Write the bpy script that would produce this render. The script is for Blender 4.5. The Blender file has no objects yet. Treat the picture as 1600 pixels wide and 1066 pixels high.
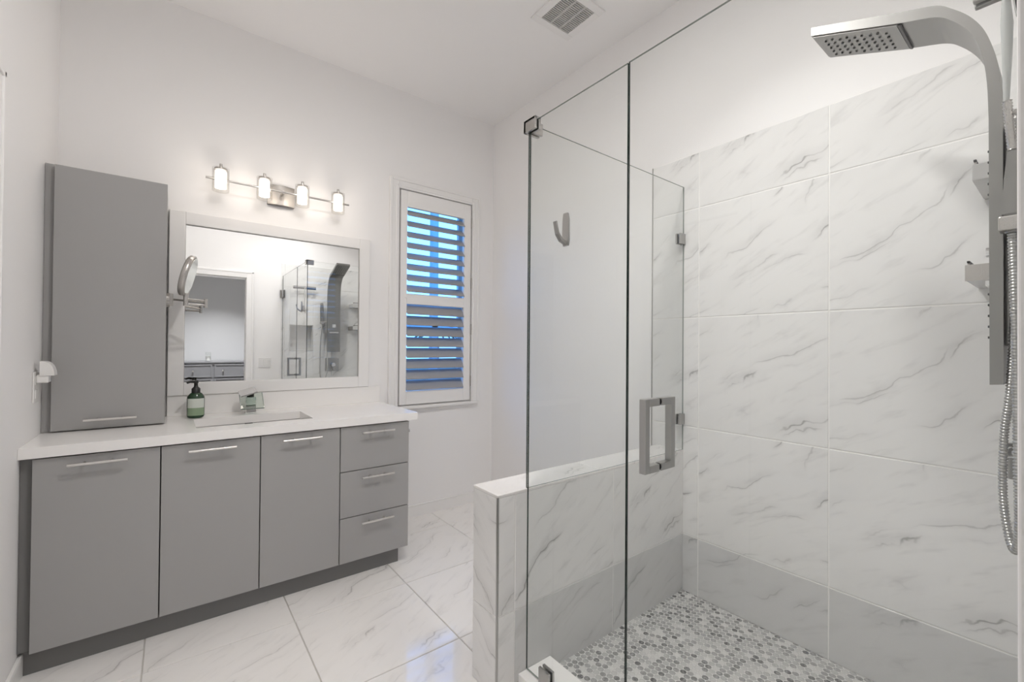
import bpy, bmesh, math, random
from mathutils import Vector, Matrix
random.seed(7)
C = bpy.context.scene.collection
SC = bpy.context.scene
R = math.radians

# ------------------------------------------------------------------ camera
YAW, PITCH, ROLL, F_PX, SHIFT = 0.6581, 0.0082, 0.0078, 685.79, 3.41
fw = Vector((math.sin(YAW), math.cos(YAW), 0)); rt = Vector((math.cos(YAW), -math.sin(YAW), 0)); up = Vector((0, 0, 1))
fw, up = fw*math.cos(PITCH)+up*math.sin(PITCH), up*math.cos(PITCH)-fw*math.sin(PITCH)
rt, up = rt*math.cos(ROLL)+up*math.sin(ROLL), up*math.cos(ROLL)-rt*math.sin(ROLL)
cd = bpy.data.cameras.new('camera'); cam = bpy.data.objects.new('camera', cd); C.objects.link(cam)
cd.sensor_width = 36; cd.lens = F_PX/1600*36; cd.shift_y = SHIFT/1600; cd.clip_start = 0.02
M = Matrix((rt, up, -fw)).transposed().to_4x4(); M.translation = (0, 0, 1.19); cam.matrix_world = M
SC.camera = cam

# ------------------------------------------------------------------ world, view, added fill lights
w = bpy.data.worlds.new('world'); SC.world = w; w.use_nodes = True
wn = w.node_tree.nodes; wl = w.node_tree.links
bg = wn['Background']
tc = wn.new('ShaderNodeTexCoord'); sx = wn.new('ShaderNodeSeparateXYZ'); rp = wn.new('ShaderNodeValToRGB')
wl.new(tc.outputs['Generated'], sx.inputs[0]); wl.new(sx.outputs['Z'], rp.inputs[0]); wl.new(rp.outputs[0], bg.inputs[0])
rp.color_ramp.elements[0].position = 0.0; rp.color_ramp.elements[0].color = (0.135, 0.42, 1.0, 1)
rp.color_ramp.elements[1].position = 0.6; rp.color_ramp.elements[1].color = (0.10, 0.34, 1.0, 1)
bg.inputs[1].default_value = 4.2
SC.view_settings.view_transform = 'Standard'; SC.view_settings.look = 'None'
SC.view_settings.exposure = 0.2; SC.view_settings.gamma = 1.0; SC.view_settings.use_curve_mapping = False
try:
    SC.cycles.max_bounces = 14; SC.cycles.transparent_max_bounces = 24; SC.cycles.diffuse_bounces = 9
    SC.cycles.glossy_bounces = 6; SC.cycles.caustics_reflective = False; SC.cycles.caustics_refractive = False
except Exception: pass

FILL_LIGHTS = [  # unseen lights added for fill: x, y, z ceiling, watts, colour
    (0.60, 0.95, 2.942, 17, (1.0, 0.97, 0.945)),
    (1.18, 0.60, 2.942, 6.5, (1.0, 0.985, 0.97), 112),
    (0.60, -2.25, 2.942, 46, (0.98, 0.985, 1.0), 98),
    (0.60, -0.70, 2.942, 13, (0.97, 0.98, 1.0)),
]

# ------------------------------------------------------------------ dimensions
XL, XR, YB, YF, ZC = -0.422, 1.997, 2.845, 0.02, 2.942      # left, right (tiled), back (vanity), front (doorway) walls, ceiling
YH0, YH1, XH, ZH = 1.196, 1.346, 0.869, 0.689                # half wall
XG, ZG = 1.001, 1.987                                       # front glass plane, glass top
ZT, YCF = 0.822, 2.264                                      # worktop top, cabinet front plane

# ------------------------------------------------------------------ materials
def mat(name, col, rough=0.5, metal=0.0, spec=0.5, **kw):
    m = bpy.data.materials.new(name); m.use_nodes = True
    b = m.node_tree.nodes['Principled BSDF']
    b.inputs['Base Color'].default_value = (*col, 1); b.inputs['Roughness'].default_value = rough
    b.inputs['Metallic'].default_value = metal; b.inputs['Specular IOR Level'].default_value = spec
    for k, v in kw.items(): b.inputs[k].default_value = v
    return m
class NT:
    def __init__(s, m): s.t = m.node_tree; s.n = s.t.nodes; s.l = s.t.links; s.b = s.n.get('Principled BSDF')
    def new(s, typ, **kw):
        n = s.n.new(typ)
        for k, v in kw.items(): setattr(n, k, v)
        return n
    def put(s, v, sock):
        if hasattr(v, 'is_output') or isinstance(v, bpy.types.NodeSocket): s.l.new(v, sock)
        else: sock.default_value = v
    def math(s, op, a, b=0.0, clamp=False):
        n = s.new('ShaderNodeMath', operation=op); n.use_clamp = clamp; s.put(a, n.inputs[0]); s.put(b, n.inputs[1]); return n.outputs[0]
    def vmath(s, op, a, b=(0, 0, 0)):
        n = s.new('ShaderNodeVectorMath', operation=op); s.put(a, n.inputs[0]); s.put(b, n.inputs[1])
        return n.outputs['Value'] if op in ('LENGTH', 'DOT_PRODUCT') else n.outputs['Vector']
    def noise(s, vec, scale, detail=3, rough=0.5, dist=0.0):
        n = s.new('ShaderNodeTexNoise'); s.put(vec, n.inputs['Vector']); n.inputs['Scale'].default_value = scale
        n.inputs['Detail'].default_value = detail; n.inputs['Roughness'].default_value = rough; n.inputs['Distortion'].default_value = dist
        return n
    def ramp(s, fac, stops):
        n = s.new('ShaderNodeValToRGB'); s.put(fac, n.inputs[0]); e = n.color_ramp.elements
        while len(e) < len(stops): e.new(0.5)
        for i, (p, c) in enumerate(stops): e[i].position = p; e[i].color = (*c, 1) if len(c) == 3 else c
        return n.outputs[0]
    def smooth(s, v, a, b, lo, hi):
        n = s.new('ShaderNodeMapRange', interpolation_type='SMOOTHSTEP'); s.put(v, n.inputs[0])
        for i, x in enumerate((a, b, lo, hi)): n.inputs[1+i].default_value = x
        return n.outputs[0]
    def mix(s, f, a, b):
        n = s.new('ShaderNodeMix', data_type='RGBA'); s.put(f, n.inputs[0]); s.put(a, n.inputs[6]); s.put(b, n.inputs[7]); return n.outputs[2]
    def bump(s, h, strength, dist=0.01):
        n = s.new('ShaderNodeBump'); s.put(h, n.inputs['Height']); n.inputs['Strength'].default_value = strength; n.inputs['Distance'].default_value = dist
        s.l.new(n.outputs[0], s.b.inputs['Normal'])

def paint(name, col, rough=0.55, bump=0.05, scale=180):
    m = mat(name, col, rough, spec=0.3); t = NT(m); c = t.new('ShaderNodeTexCoord')
    n = t.noise(c.outputs['Object'], scale, 2); t.bump(n.outputs[0], bump, 0.002); return m

def marble(name, base, vein, rough, strength=1.0, rot=-0.55):
    m = mat(name, base, rough, spec=0.5); t = NT(m)
    uv = t.new('ShaderNodeUVMap', uv_map='UVMap').outputs[0]
    mp = t.new('ShaderNodeMapping'); t.put(uv, mp.inputs[0]); mp.inputs['Rotation'].default_value = (0, 0, rot)
    p = mp.outputs[0]; xyz = t.new('ShaderNodeSeparateXYZ'); t.put(p, xyz.inputs[0]); y = xyz.outputs[1]
    st = t.vmath('MULTIPLY', p, (1.0, 1.9, 1))
    w1 = t.math('MULTIPLY', t.math('SUBTRACT', t.noise(p, 2.6, 2).outputs[0], 0.5), 0.26)
    w2 = t.math('MULTIPLY', t.math('SUBTRACT', t.noise(p, 12.0, 3, 0.55).outputs[0], 0.5), 0.065)
    def lines(period, off, seedv):
        q = t.math('DIVIDE', t.math('ADD', t.math('ADD', y, t.math('ADD', w1, w2)), off), period)
        fr = t.math('SUBTRACT', t.math('FRACT', q), 0.5); d = t.math('MULTIPLY', fr, period)
        mk = t.noise(t.vmath('ADD', st, seedv), 3.4, 2).outputs[0]
        wid = t.math('MULTIPLY', t.smooth(mk, 0.46, 0.70, 0.0, 1.0), 1.0)
        ad = t.math('ABSOLUTE', d)
        core = t.math('MULTIPLY', t.smooth(ad, 0.0, 0.0055, 1, 0), t.smooth(mk, 0.475, 0.63, 0, 0.95))
        halo = t.math('MULTIPLY', t.smooth(d, 0.0, 0.045, 1, 0), t.math('GREATER_THAN', d, 0.0))
        halo2 = t.smooth(ad, 0.0, 0.016, 0.4, 0)
        halo = t.math('MULTIPLY', t.math('MAXIMUM', t.math('MULTIPLY', halo, 0.30), halo2), t.smooth(mk, 0.42, 0.70, 0, 1))
        return t.math('MAXIMUM', core, halo)
    v1 = lines(0.21, 0.03, (0, 0, 0)); v2 = t.math('MULTIPLY', lines(0.137, 0.09, (4.1, 7.7, 0)), 0.6)
    grain = t.smooth(t.noise(t.vmath('MULTIPLY', p, (1.0, 4.0, 1)), 6.0, 5, 0.62).outputs[0], 0.5, 0.78, 0, 0.27)
    cloud = t.smooth(t.noise(st, 1.5, 3).outputs[0], 0.45, 0.75, 0, 0.10)
    v = t.math('ADD', t.math('MAXIMUM', v1, v2), t.math('MAXIMUM', grain, cloud))
    fac = t.math('MULTIPLY', v, strength, True)
    t.l.new(t.mix(fac, (*base, 1), (*vein, 1)), t.b.inputs['Base Color'])
    return m

def brushed(name, col, rough=0.32, axis=2, metal=1.0):
    m = mat(name, col, rough, metal); t = NT(m); c = t.new('ShaderNodeTexCoord')
    sc = [900, 900, 900]; sc[axis] = 12
    n = t.noise(t.vmath('MULTIPLY', c.outputs['Object'], tuple(sc)), 1.0, 2)
    t.l.new(t.smooth(n.outputs[0], 0.3, 0.7, rough-0.03, rough+0.03), t.b.inputs['Roughness']); return m

def glass(name, tint=(0.985, 0.992, 0.988), ior=1.5):
    m = bpy.data.materials.new(name); m.use_nodes = True; t = NT(m); t.n.remove(t.b)
    o = t.n['Material Output']; fr = t.new('ShaderNodeFresnel'); fr.inputs[0].default_value = ior
    tr = t.new('ShaderNodeBsdfTransparent'); tr.inputs[0].default_value = (*tint, 1)
    gl = t.new('ShaderNodeBsdfAnisotropic') if False else t.new('ShaderNodeBsdfGlossy'); gl.inputs['Roughness'].default_value = 0.0
    mx = t.new('ShaderNodeMixShader'); geo = t.new('ShaderNodeNewGeometry')
    f = t.math('MULTIPLY', fr.outputs[0], t.math('SUBTRACT', 1.0, geo.outputs['Backfacing']))
    t.l.new(f, mx.inputs[0]); t.l.new(tr.outputs[0], mx.inputs[1]); t.l.new(gl.outputs[0], mx.inputs[2]); t.l.new(mx.outputs[0], o.inputs[0])
    return m

def emit(name, col, strength):
    m = bpy.data.materials.new(name); m.use_nodes = True; t = NT(m); b = t.b
    b.inputs['Base Color'].default_value = (*col, 1); b.inputs['Emission Color'].default_value = (*col, 1); b.inputs['Emission Strength'].default_value = strength
    return m

m_wall = paint('white_wall_paint', (0.84, 0.83, 0.825))
m_ceil = paint('white_ceiling_paint', (0.86, 0.85, 0.845), 0.7)
m_trim = paint('white_semi_gloss', (0.82, 0.81, 0.80), 0.32, 0.01)
m_marble = marble('polished_white_marble_tile', (0.78, 0.775, 0.765), (0.37, 0.365, 0.36), 0.07)
m_marble_floor = marble('marble_floor_tile', (0.82, 0.80, 0.78), (0.47, 0.455, 0.44), 0.07, 0.9)
m_marble_grey = marble('grey_marble_tile', (0.63, 0.63, 0.625), (0.36, 0.36, 0.36), 0.08, 1.0)
m_grout = paint('pale_grout', (0.82, 0.81, 0.79), 0.8)
m_grout_floor = paint('floor_grout', (0.52, 0.50, 0.47), 0.8)
m_grey = paint('grey_cabinet_laminate', (0.355, 0.35, 0.345), 0.42, 0.03, 500)
m_grey_dark = paint('dark_grey_plinth', (0.19, 0.187, 0.184), 0.5, 0.03, 400)
m_carcass = mat('cabinet_carcass', (0.10, 0.098, 0.095), 0.55)
m_gap = mat('cabinet_shadow_core', (0.05, 0.05, 0.05), 0.6)
m_quartz = paint('white_quartz', (0.86, 0.845, 0.83), 0.18, 0.0)
m_ceramic = mat('white_ceramic', (0.90, 0.89, 0.88), 0.08)
m_nickel = brushed('brushed_nickel', (0.52, 0.50, 0.48), 0.30, 0)
m_nickel_v = brushed('brushed_nickel_vertical', (0.45, 0.445, 0.435), 0.34, 2)
m_handle = mat('satin_steel', (0.72, 0.70, 0.68), 0.28, 1.0)
m_steel = brushed('stainless_steel_panel', (0.31, 0.305, 0.295), 0.40, 2)
m_chrome = mat('chrome', (0.75, 0.75, 0.75), 0.08, 1.0)
m_black = mat('black_plastic', (0.012, 0.012, 0.012), 0.35)
m_rubber = mat('dark_rubber', (0.03, 0.03, 0.03), 0.6)
m_mirror = mat('mirror_silver', (0.88, 0.885, 0.88), 0.0, 1.0)
m_glass = glass('clear_shower_glass')
m_glass_thin = glass('clear_thin_glass', (0.985, 0.99, 0.985), 1.25)
m_edge = mat('glass_edge', (0.010, 0.024, 0.019), 0.15, 0, 0.3)
m_edge_light = mat('glass_top_edge', (0.22, 0.25, 0.23), 0.12, 0, 0.6)
m_plastic = mat('white_plastic', (0.78, 0.77, 0.755), 0.35)
m_wood = paint('grey_dresser_wood', (0.20, 0.20, 0.21), 0.5, 0.05, 60)
m_bed_wall = paint('grey_bedroom_paint', (0.62, 0.62, 0.628))
m_carpet = paint('bedroom_carpet', (0.45, 0.43, 0.40), 0.95, 0.4, 300)
m_plate = mat('satin_nickel_plate', (0.36, 0.34, 0.32), 0.45, 1.0)
m_shelf = mat('white_stone_shelf', (0.62, 0.615, 0.605), 0.25)

def mosaic_mat():
    m = mat('penny_round_mosaic', (0.5, 0.5, 0.5), 0.28); t = NT(m)
    c = t.new('ShaderNodeTexCoord'); s = 0.0245; size = (s, s*1.7320508, 1.0)
    p = t.vmath('MULTIPLY', c.outputs['Object'], (1, 1, 0)); a = t.vmath('DIVIDE', p, size)
    ra = t.vmath('FLOOR', t.vmath('ADD', a, (0.5, 0.5, 0))); rb = t.vmath('ADD', t.vmath('FLOOR', a), (0.5, 0.5, 0))
    la = t.vmath('LENGTH', t.vmath('MULTIPLY', t.vmath('SUBTRACT', a, ra), size)); lb = t.vmath('LENGTH', t.vmath('MULTIPLY', t.vmath('SUBTRACT', a, rb), size))
    d = t.math('MINIMUM', la, lb); k = t.math('LESS_THAN', lb, la)
    idv = t.new('ShaderNodeMix', data_type='VECTOR'); t.put(k, idv.inputs[0]); t.put(ra, idv.inputs[4]); t.put(t.vmath('ADD', rb, (311.5, 97.5, 0)), idv.inputs[5])
    wn_ = t.new('ShaderNodeTexWhiteNoise', noise_dimensions='3D'); t.put(idv.outputs[1], wn_.inputs[0])
    tone = t.ramp(wn_.outputs['Value'], [(0.0, (0.07, 0.07, 0.07)), (0.08, (0.13, 0.13, 0.13)), (0.14, (0.22, 0.22, 0.215)), (0.50, (0.35, 0.35, 0.345)), (0.78, (0.46, 0.455, 0.45)), (0.97, (0.62, 0.615, 0.60))])
    mott = t.noise(c.outputs['Object'], 90, 3)
    tone = t.mix(t.smooth(mott.outputs[0], 0.4, 0.7, 0.0, 0.35), tone, (0.6, 0.6, 0.59, 1))
    inside = t.smooth(d, 0.0106, 0.0117, 1, 0)
    tone = t.mix(t.smooth(d, 0.0088, 0.0108, 0.0, 0.40), tone, (0.10, 0.10, 0.10, 1))
    t.l.new(t.mix(inside, (0.60, 0.595, 0.58, 1), tone), t.b.inputs['Base Color'])
    t.l.new(t.smooth(d, 0.0096, 0.0112, 0.22, 0.8), t.b.inputs['Roughness'])
    t.bump(t.smooth(d, 0.0085, 0.0115, 1, 0), 0.5, 0.0015)
    return m
m_mosaic = mosaic_mat()

# ------------------------------------------------------------------ mesh helpers
class MB:
    def __init__(s): s.bm = bmesh.new(); s.uv = s.bm.loops.layers.uv.new('UVMap')
    def quad(s, pts, mi=0):
        f = s.bm.faces.new([s.bm.verts.new(p) for p in pts]); f.material_index = mi; return f
    def box(s, a, b, bev=0.0, seg=2, mi=0, mat4=None):
        lo = [min(a[i], b[i]) for i in range(3)]; hi = [max(a[i], b[i]) for i in range(3)]
        g = bmesh.ops.create_cube(s.bm, size=1.0)['verts']
        for v in g: v.co = Vector([(lo[i]+hi[i])/2 + v.co[i]*(hi[i]-lo[i]) for i in range(3)])
        fs = {f for v in g for f in v.link_faces}
        for f in fs: f.material_index = mi
        if bev > 0:
            es = {e for v in g for e in v.link_edges}
            r = bmesh.ops.bevel(s.bm, geom=list(es), offset=bev, segments=seg, profile=0.5, affect='EDGES')
            g = list({v for f in r['faces'] for v in f.verts} | {v for v in g if v.is_valid})
            for f in {f for v in g for f in v.link_faces}: f.material_index = mi
        if mat4 is not None:
            for v in g: v.co = mat4 @ v.co
        return s
    def cyl(s, p0, p1, r, r1=None, seg=20, caps=True, mi=0):
        return s.tube([p0, p1], [r, r if r1 is None else r1], seg, caps, mi)
    def tube(s, pts, r, seg=12, caps=True, mi=0):
        pts = [Vector(p) for p in pts]; n = len(pts); rs = r if isinstance(r, (list, tuple)) else [r]*n
        rings = []; prev = None
        for i, p in enumerate(pts):
            d = (pts[min(i+1, n-1)]-pts[max(i-1, 0)]).normalized()
            if prev is None: u = d.orthogonal().normalized()
            else: u = (prev-d*prev.dot(d)).normalized()
            prev = u; v = d.cross(u)
            rings.append([s.bm.verts.new(p+(u*math.cos(2*math.pi*k/seg)+v*math.sin(2*math.pi*k/seg))*rs[i]) for k in range(seg)])
        for a, b in zip(rings, rings[1:]):
            for k in range(seg):
                f = s.bm.faces.new((a[k], a[(k+1) % seg], b[(k+1) % seg], b[k])); f.smooth = True; f.material_index = mi
        if caps: s.caps(rings, mi)
        return s
    def caps(s, rings, mi=0):
        for rg, fl in ((rings[0], True), (rings[-1], False)):
            rg = [s.bm.verts.new(v.co) for v in rg]
            f = s.bm.faces.new(list(reversed(rg)) if fl else rg); f.material_index = mi
    def lathe(s, prof, c=(0, 0, 0), seg=32, mi=0, scale=(1, 1)):
        rings = []
        for r, z in prof:
            rings.append([s.bm.verts.new((c[0]+r*scale[0]*math.cos(2*math.pi*k/seg), c[1]+r*scale[1]*math.sin(2*math.pi*k/seg), c[2]+z)) for k in range(seg)])
        for a, b in zip(rings, rings[1:]):
            for k in range(seg):
                f = s.bm.faces.new((a[k], a[(k+1) % seg], b[(k+1) % seg], b[k])); f.smooth = True; f.material_index = mi
        s.caps(rings, mi)
        return s
    def prism(s, poly, off, mi=0, smooth=False):
        off = Vector(off); a = [s.bm.verts.new(p) for p in poly]; b = [s.bm.verts.new(Vector(p)+off) for p in poly]; n = len(a)
        a2 = [s.bm.verts.new(p) for p in poly]; b2 = [s.bm.verts.new(Vector(p)+off) for p in poly]
        fs = [s.bm.faces.new(list(reversed(a2))), s.bm.faces.new(b2)]
        for k in range(n):
            f = s.bm.faces.new((a[k], a[(k+1) % n], b[(k+1) % n], b[k])); f.smooth = smooth; fs.append(f)
        for f in fs: f.material_index = mi
        return s
    def frame(s, x0, x1, z0, z1, wd, y0, y1, bev=0.0, bottom=True, axis='y'):
        """a rectangular frame of four mitre-less bars in the plane across axis"""
        P = (lambda a, b, c: (a, b, c)) if axis == 'y' else (lambda a, b, c: (b, a, c))
        s.box(P(x0, y0, z0), P(x0+wd, y1, z1), bev); s.box(P(x1-wd, y0, z0), P(x1, y1, z1), bev)
        s.box(P(x0+wd, y0, z1-wd), P(x1-wd, y1, z1), bev)
        if bottom: s.box(P(x0+wd, y0, z0), P(x1-wd, y1, z0+wd), bev)
        return s
    def build(s, name, mats, parent=None, kind=None, smooth=None, at=None):
        bmesh.ops.recalc_face_normals(s.bm, faces=s.bm.faces)
        me = bpy.data.meshes.new(name); 
        if at is not None: bmesh.ops.translate(s.bm, verts=s.bm.verts, vec=-Vector(at))
        s.bm.to_mesh(me); s.bm.free()
        for m in (mats if isinstance(mats, (list, tuple)) else [mats]): me.materials.append(m)
        o = bpy.data.objects.new(name, me); C.objects.link(o)
        if at is not None: o.location = at
        if parent is not None:
            o.parent = parent
            base = world(parent)
            o.location = (Vector(at) if at is not None else Vector((0, 0, 0))) - base
        if kind: o['kind'] = kind
        return o
def world(o):
    v = Vector((0, 0, 0))
    while o is not None: v += o.location; o = o.parent
    return v
def tag(o, label, cat, group=None):
    o['label'] = label; o['category'] = cat
    if group: o['group'] = group
    return o
def thing(name, label, cat, loc, group=None):
    o = bpy.data.objects.new(name, None); C.objects.link(o); o.location = loc; o.empty_display_size = 0.05
    return tag(o, label, cat, group)
def struct(name, bm, m, parent=None, **k): return bm.build(name, m, parent, 'structure', **k)
def copy_tree(o, parent=None):
    c = o.copy(); C.objects.link(c)
    if parent is not None: c.parent = parent
    for ch in [x for x in bpy.data.objects if x.parent == o]: copy_tree(ch, c)
    return c

VARIANTS = [(0.0, 0.0), (0.0, 0.0), (3.7, 1.9), (8.2, 5.3)]
def tiled(mb, origin, U, V, N, us, vs, depth=0.004, gap=0.003, hole=None, mi=0, cutu=(), cutv=(), seed=1, mif=None):
    """tiles with eased edges standing off origin + u U + v V along N; us/vs = joint positions"""
    rnd = random.Random(seed); O = Vector(origin); U = Vector(U); V = Vector(V); N = Vector(N)
    for i in range(len(us)-1):
        for j in range(len(vs)-1):
            u0, u1, v0, v1 = us[i], us[i+1], vs[j], vs[j+1]
            ox, oy = rnd.choice(VARIANTS)
            ox += rnd.choice((0, 0, 0, 11.0))
            pieces = [(u0, u1, v0, v1)]
            if hole:
                a0, a1, b0, b1 = hole
                if a0 < u1 and a1 > u0 and b0 < v1 and b1 > v0:
                    cu0, cu1, cv0, cv1 = max(a0, u0), min(a1, u1), max(b0, v0), min(b1, v1)
                    pieces = [(u0, cu0, v0, v1), (cu1, u1, v0, v1), (cu0, cu1, v0, cv0), (cu0, cu1, cv1, v1)]
            for (a, b, c, d) in pieces:
                if b-a < 0.006 or d-c < 0.006: continue
                g = gap/2; e = 0.0016
                bot = [(a+g, c+g), (b-g, c+g), (b-g, d-g), (a+g, d-g)]
                top = [(a+g+e, c+g+e), (b-g-e, c+g+e), (b-g-e, d-g-e), (a+g+e, d-g-e)]
                vb = [mb.bm.verts.new(O+U*x+V*y) for x, y in bot]; vm = [mb.bm.verts.new(O+U*x+V*y+N*(depth-e)) for x, y in bot]
                vt = [mb.bm.verts.new(O+U*x+V*y+N*depth) for x, y in top]
                def face(vl, xy):
                    f = mb.bm.faces.new(vl); f.material_index = mi if mif is None else mif(a, b, c, d)
                    for lp, (x, y) in zip(f.loops, xy): lp[mb.uv].uv = (x-u0+ox, y-v0+oy)
                face(vt, top)
                for k in range(4):
                    q = (k+1) % 4
                    face([vm[k], vm[q], vt[q], vt[k]], [bot[k], bot[q], top[q], top[k]])
                    face([vb[k], vb[q], vm[q], vm[k]], [bot[k], bot[q], bot[q], bot[k]])
    return mb

def wall_grid(mb, axis, p0, p1, us, vs, holes):
    """solid slab across axis between p0 and p1, rectangle us x vs minus holes"""
    ue = sorted({us[0], us[1], *[h[0] for h in holes], *[h[1] for h in holes]}); ve = sorted({vs[0], vs[1], *[h[2] for h in holes], *[h[3] for h in holes]})
    inh = lambda u, v: any(h[0] < u < h[1] and h[2] < v < h[3] for h in holes)
    for a, b in zip(ue, ue[1:]):
        for c, d in zip(ve, ve[1:]):
            if inh((a+b)/2, (c+d)/2): continue
            if axis == 'y': mb.box((a, p0, c), (b, p1, d))
            else: mb.box((p0, a, c), (p1, b, d))
    bmesh.ops.remove_doubles(mb.bm, verts=mb.bm.verts, dist=1e-5)
    return mb

# ------------------------------------------------------------------ the room shell
DX0, DX1, DZ = -0.16, 0.64, 1.93            # doorway in the front wall
NX0, NX1, NZ0, NZ1 = 1.075, 1.335, 1.12, 1.43   # niche
WX0, WX1, WZ0, WZ1 = 1.215, 1.795, 0.775, 2.265   # window opening in the back wall
LD0, LD1, LDZ = 1.13, 1.89, 1.93           # door in the left wall

fl = MB().box((XL-0.1, -0.12, -0.06), (XR+0.1, YB+0.1, -0.004)); floor = struct('floor', fl, m_grout_floor)
b = MB(); tiled(b, (0, 0, -0.0042), (1, 0, 0), (0, 1, 0), (0, 0, 1), [XL, -0.075, 0.43, 0.94, 1.475, XR], [YF-0.12, 0.51, 1.03, 1.55, 2.07, 2.59, YB], 0.0042, 0.004, hole=(1.12, 3.0, -1, YH0+0.05), seed=4)
struct('floor_tile', b, m_marble_floor, floor)
struct('floor_shower', MB().box((1.112, YF, -0.003), (XR-0.001, YH0, 0.003)), m_mosaic)

struct('ceiling', wall_grid(MB(), 'y', 0, 0.1, (0, 1), (0, 1), []) if False else MB().box((XL-0.1, -0.1, ZC), (XR+0.1, YB+0.1, ZC+0.08)), m_ceil)
struct('wall_left', wall_grid(MB(), 'x', XL-0.1, XL, (-0.1, YB+0.1), (0, ZC), [(LD0, LD1, -0.01, LDZ)]), m_wall)
wb = struct('wall_back', wall_grid(MB(), 'y', YB, YB+0.14, (XL-0.1, XR+0.1), (0, ZC), [(WX0, WX1, WZ0, WZ1)]), m_wall)
wr = struct('wall_right', MB().box((XR+0.004, -0.1, 0), (XR+0.1, YB, ZC)), m_wall)
wf = struct('wall_front', wall_grid(MB(), 'y', YF-0.12, YF, (XL-0.1, XR+0.1), (0, ZC), [(DX0, DX1, -0.01, DZ), (NX0, NX1, NZ0, NZ1)]), m_wall)

# marble on the right wall of the shower
Z = [0.0, 0.279, 0.808, 1.338, 1.867, 2.136]
band = lambda a, b, c, d: 1 if d < 0.3 else 0
b = MB(); tiled(b, (XR+0.004, 0, 0), (0, -1, 0), (0, 0, 1), (-1, 0, 0), [-1.376, -1.1185, -0.5902, -0.0615, -YF], Z, 0.004, 0.0040, mif=band, seed=3)
struct('tile_cladding', b, [m_marble, m_marble_grey], wr)
struct('grout', MB().box((XR+0.0015, YF, 0), (XR+0.006, 1.376, 2.136)), m_grout, wr)
struct('tile_edge_strip', MB().box((XR-0.001, 1.376, 0), (XR+0.006, 1.380, 2.137)), m_nickel_v, wr)
b = MB(); tiled(b, (0, YF-0.004, 0), (1, 0, 0), (0, 0, 1), (0, 1, 0), [0.985, 1.02, 1.549, 1.993], Z, 0.008, 0.0032, hole=(NX0, NX1, NZ0, NZ1), mif=band, seed=9)
struct('tile_cladding', b, [m_marble, m_marble_grey], wf)
b = MB().box((NX0, YF-0.10, NZ0), (NX1, YF-0.094, NZ1)); b.box((NX0, YF-0.10, NZ0), (NX0+0.006, YF+0.006, NZ1)); b.box((NX1-0.006, YF-0.10, NZ0), (NX1, YF+0.006, NZ1))
b.box((NX0, YF-0.10, NZ0), (NX1, YF+0.006, NZ0+0.006)); b.box((NX0, YF-0.10, NZ1-0.006), (NX1, YF+0.006, NZ1)); struct('niche', b, m_shelf, wf)

# half wall
hw = struct('wall_shower', MB().box((XH+0.0018, YH0+0.0018, 0), (XR+0.003, YH1-0.001, ZH-0.0025)), m_grout)
b = MB(); tiled(b, (0, YH0+0.005, 0), (1, 0, 0), (0, 0, 1), (0, -1, 0), [XH+0.004, 0.945, 1.470, XR], [0, 0.279, ZH-0.008], 0.005, 0.0032, mif=lambda a, b, c, d: 1 if (d < 0.3 and a > 0.93) else 0, seed=12)
tiled(b, (XH+0.005, 0, 0), (0, 1, 0), (0, 0, 1), (-1, 0, 0), [YH0+0.004, YH1], [0, 0.279, ZH-0.008], 0.005, 0.003, seed=6)
struct('tile_cladding', b, [m_marble, m_marble_grey], hw)
b = MB(); tiled(b, (0, 0, ZH-0.008), (1, 0, 0), (0, 1, 0), (0, 0, 1), [XH-0.001, 1.40, XR], [YH0-0.001, YH1+0.001], 0.008, 0.002, seed=8)
struct('cap_tile', b, m_marble_floor, hw)
struct('corner_strip', MB().box((XH-0.0015, YH0-0.0015, 0), (XH+0.0045, YH0+0.0045, ZH-0.0085)), m_nickel_v, hw)
struct('trim_curb', MB().box((0.962, YF, 0), (1.112, YH0-0.001, 0.055), 0.002), m_quartz)

# baseboards
def base(name, a, b2):
    struct(name, MB().box((a[0], a[1], 0), (b2[0], b2[1], 0.072), 0.0).box((a[0], a[1], 0.072), (b2[0], b2[1], 0.082), 0.003), m_trim)
base('baseboard_back', (1.04, YB-0.012, 0), (XR, YB, 0)); base('baseboard_right', (XR-0.01, 1.381, 0), (XR+0.004, YB-0.0125, 0))
base('baseboard_left', (XL, LD1+0.071, 0), (XL+0.012, 2.309, 0)); base('baseboard_front', (DX1+0.072, YF, 0), (0.958, YF+0.012, 0))

# doorways
def casing(mb, axis, p, sgn, u0, u1, top, wd=0.068):
    P = (lambda u, d, z: (u, p+sgn*d, z)) if axis == 'y' else (lambda u, d, z: (p+sgn*d, u, z))
    for (a, c) in ((u0-wd, u0), (u1, u1+wd)):
        i0, i1 = (a+0.022, c) if a < u0 else (a, c-0.022)
        mb.box(P(a, 0, 0), P(c, 0.0163, top+wd), 0.002); 
        o0, o1 = (a, a+0.02) if a < u0 else (c-0.02, c)
        mb.box(P(o0, 0, 0), P(o1, 0.022 if axis == 'x' else 0.0195, top+wd), 0.004)
    mb.box(P(u0, 0, top), P(u1, 0.0163, top+wd), 0.002); mb.box(P(u0-wd, 0, top+wd-0.02), P(u1+wd, 0.022 if axis == 'x' else 0.0195, top+wd+0.001), 0.004)
    return mb
d2 = struct('door_2', casing(MB(), 'y', YF, 1, DX0, DX1, DZ), m_trim)
b = MB().box((DX0-0.001, YF-0.12, 0), (DX0+0.012, YF+0.001, DZ)).box((DX1-0.002, YF-0.12, 0), (DX1+0.001, YF+0.001, DZ)).box((DX0, YF-0.12, DZ-0.008), (DX1, YF+0.001, DZ+0.001)); struct('jamb', b, m_trim, d2)
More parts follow.
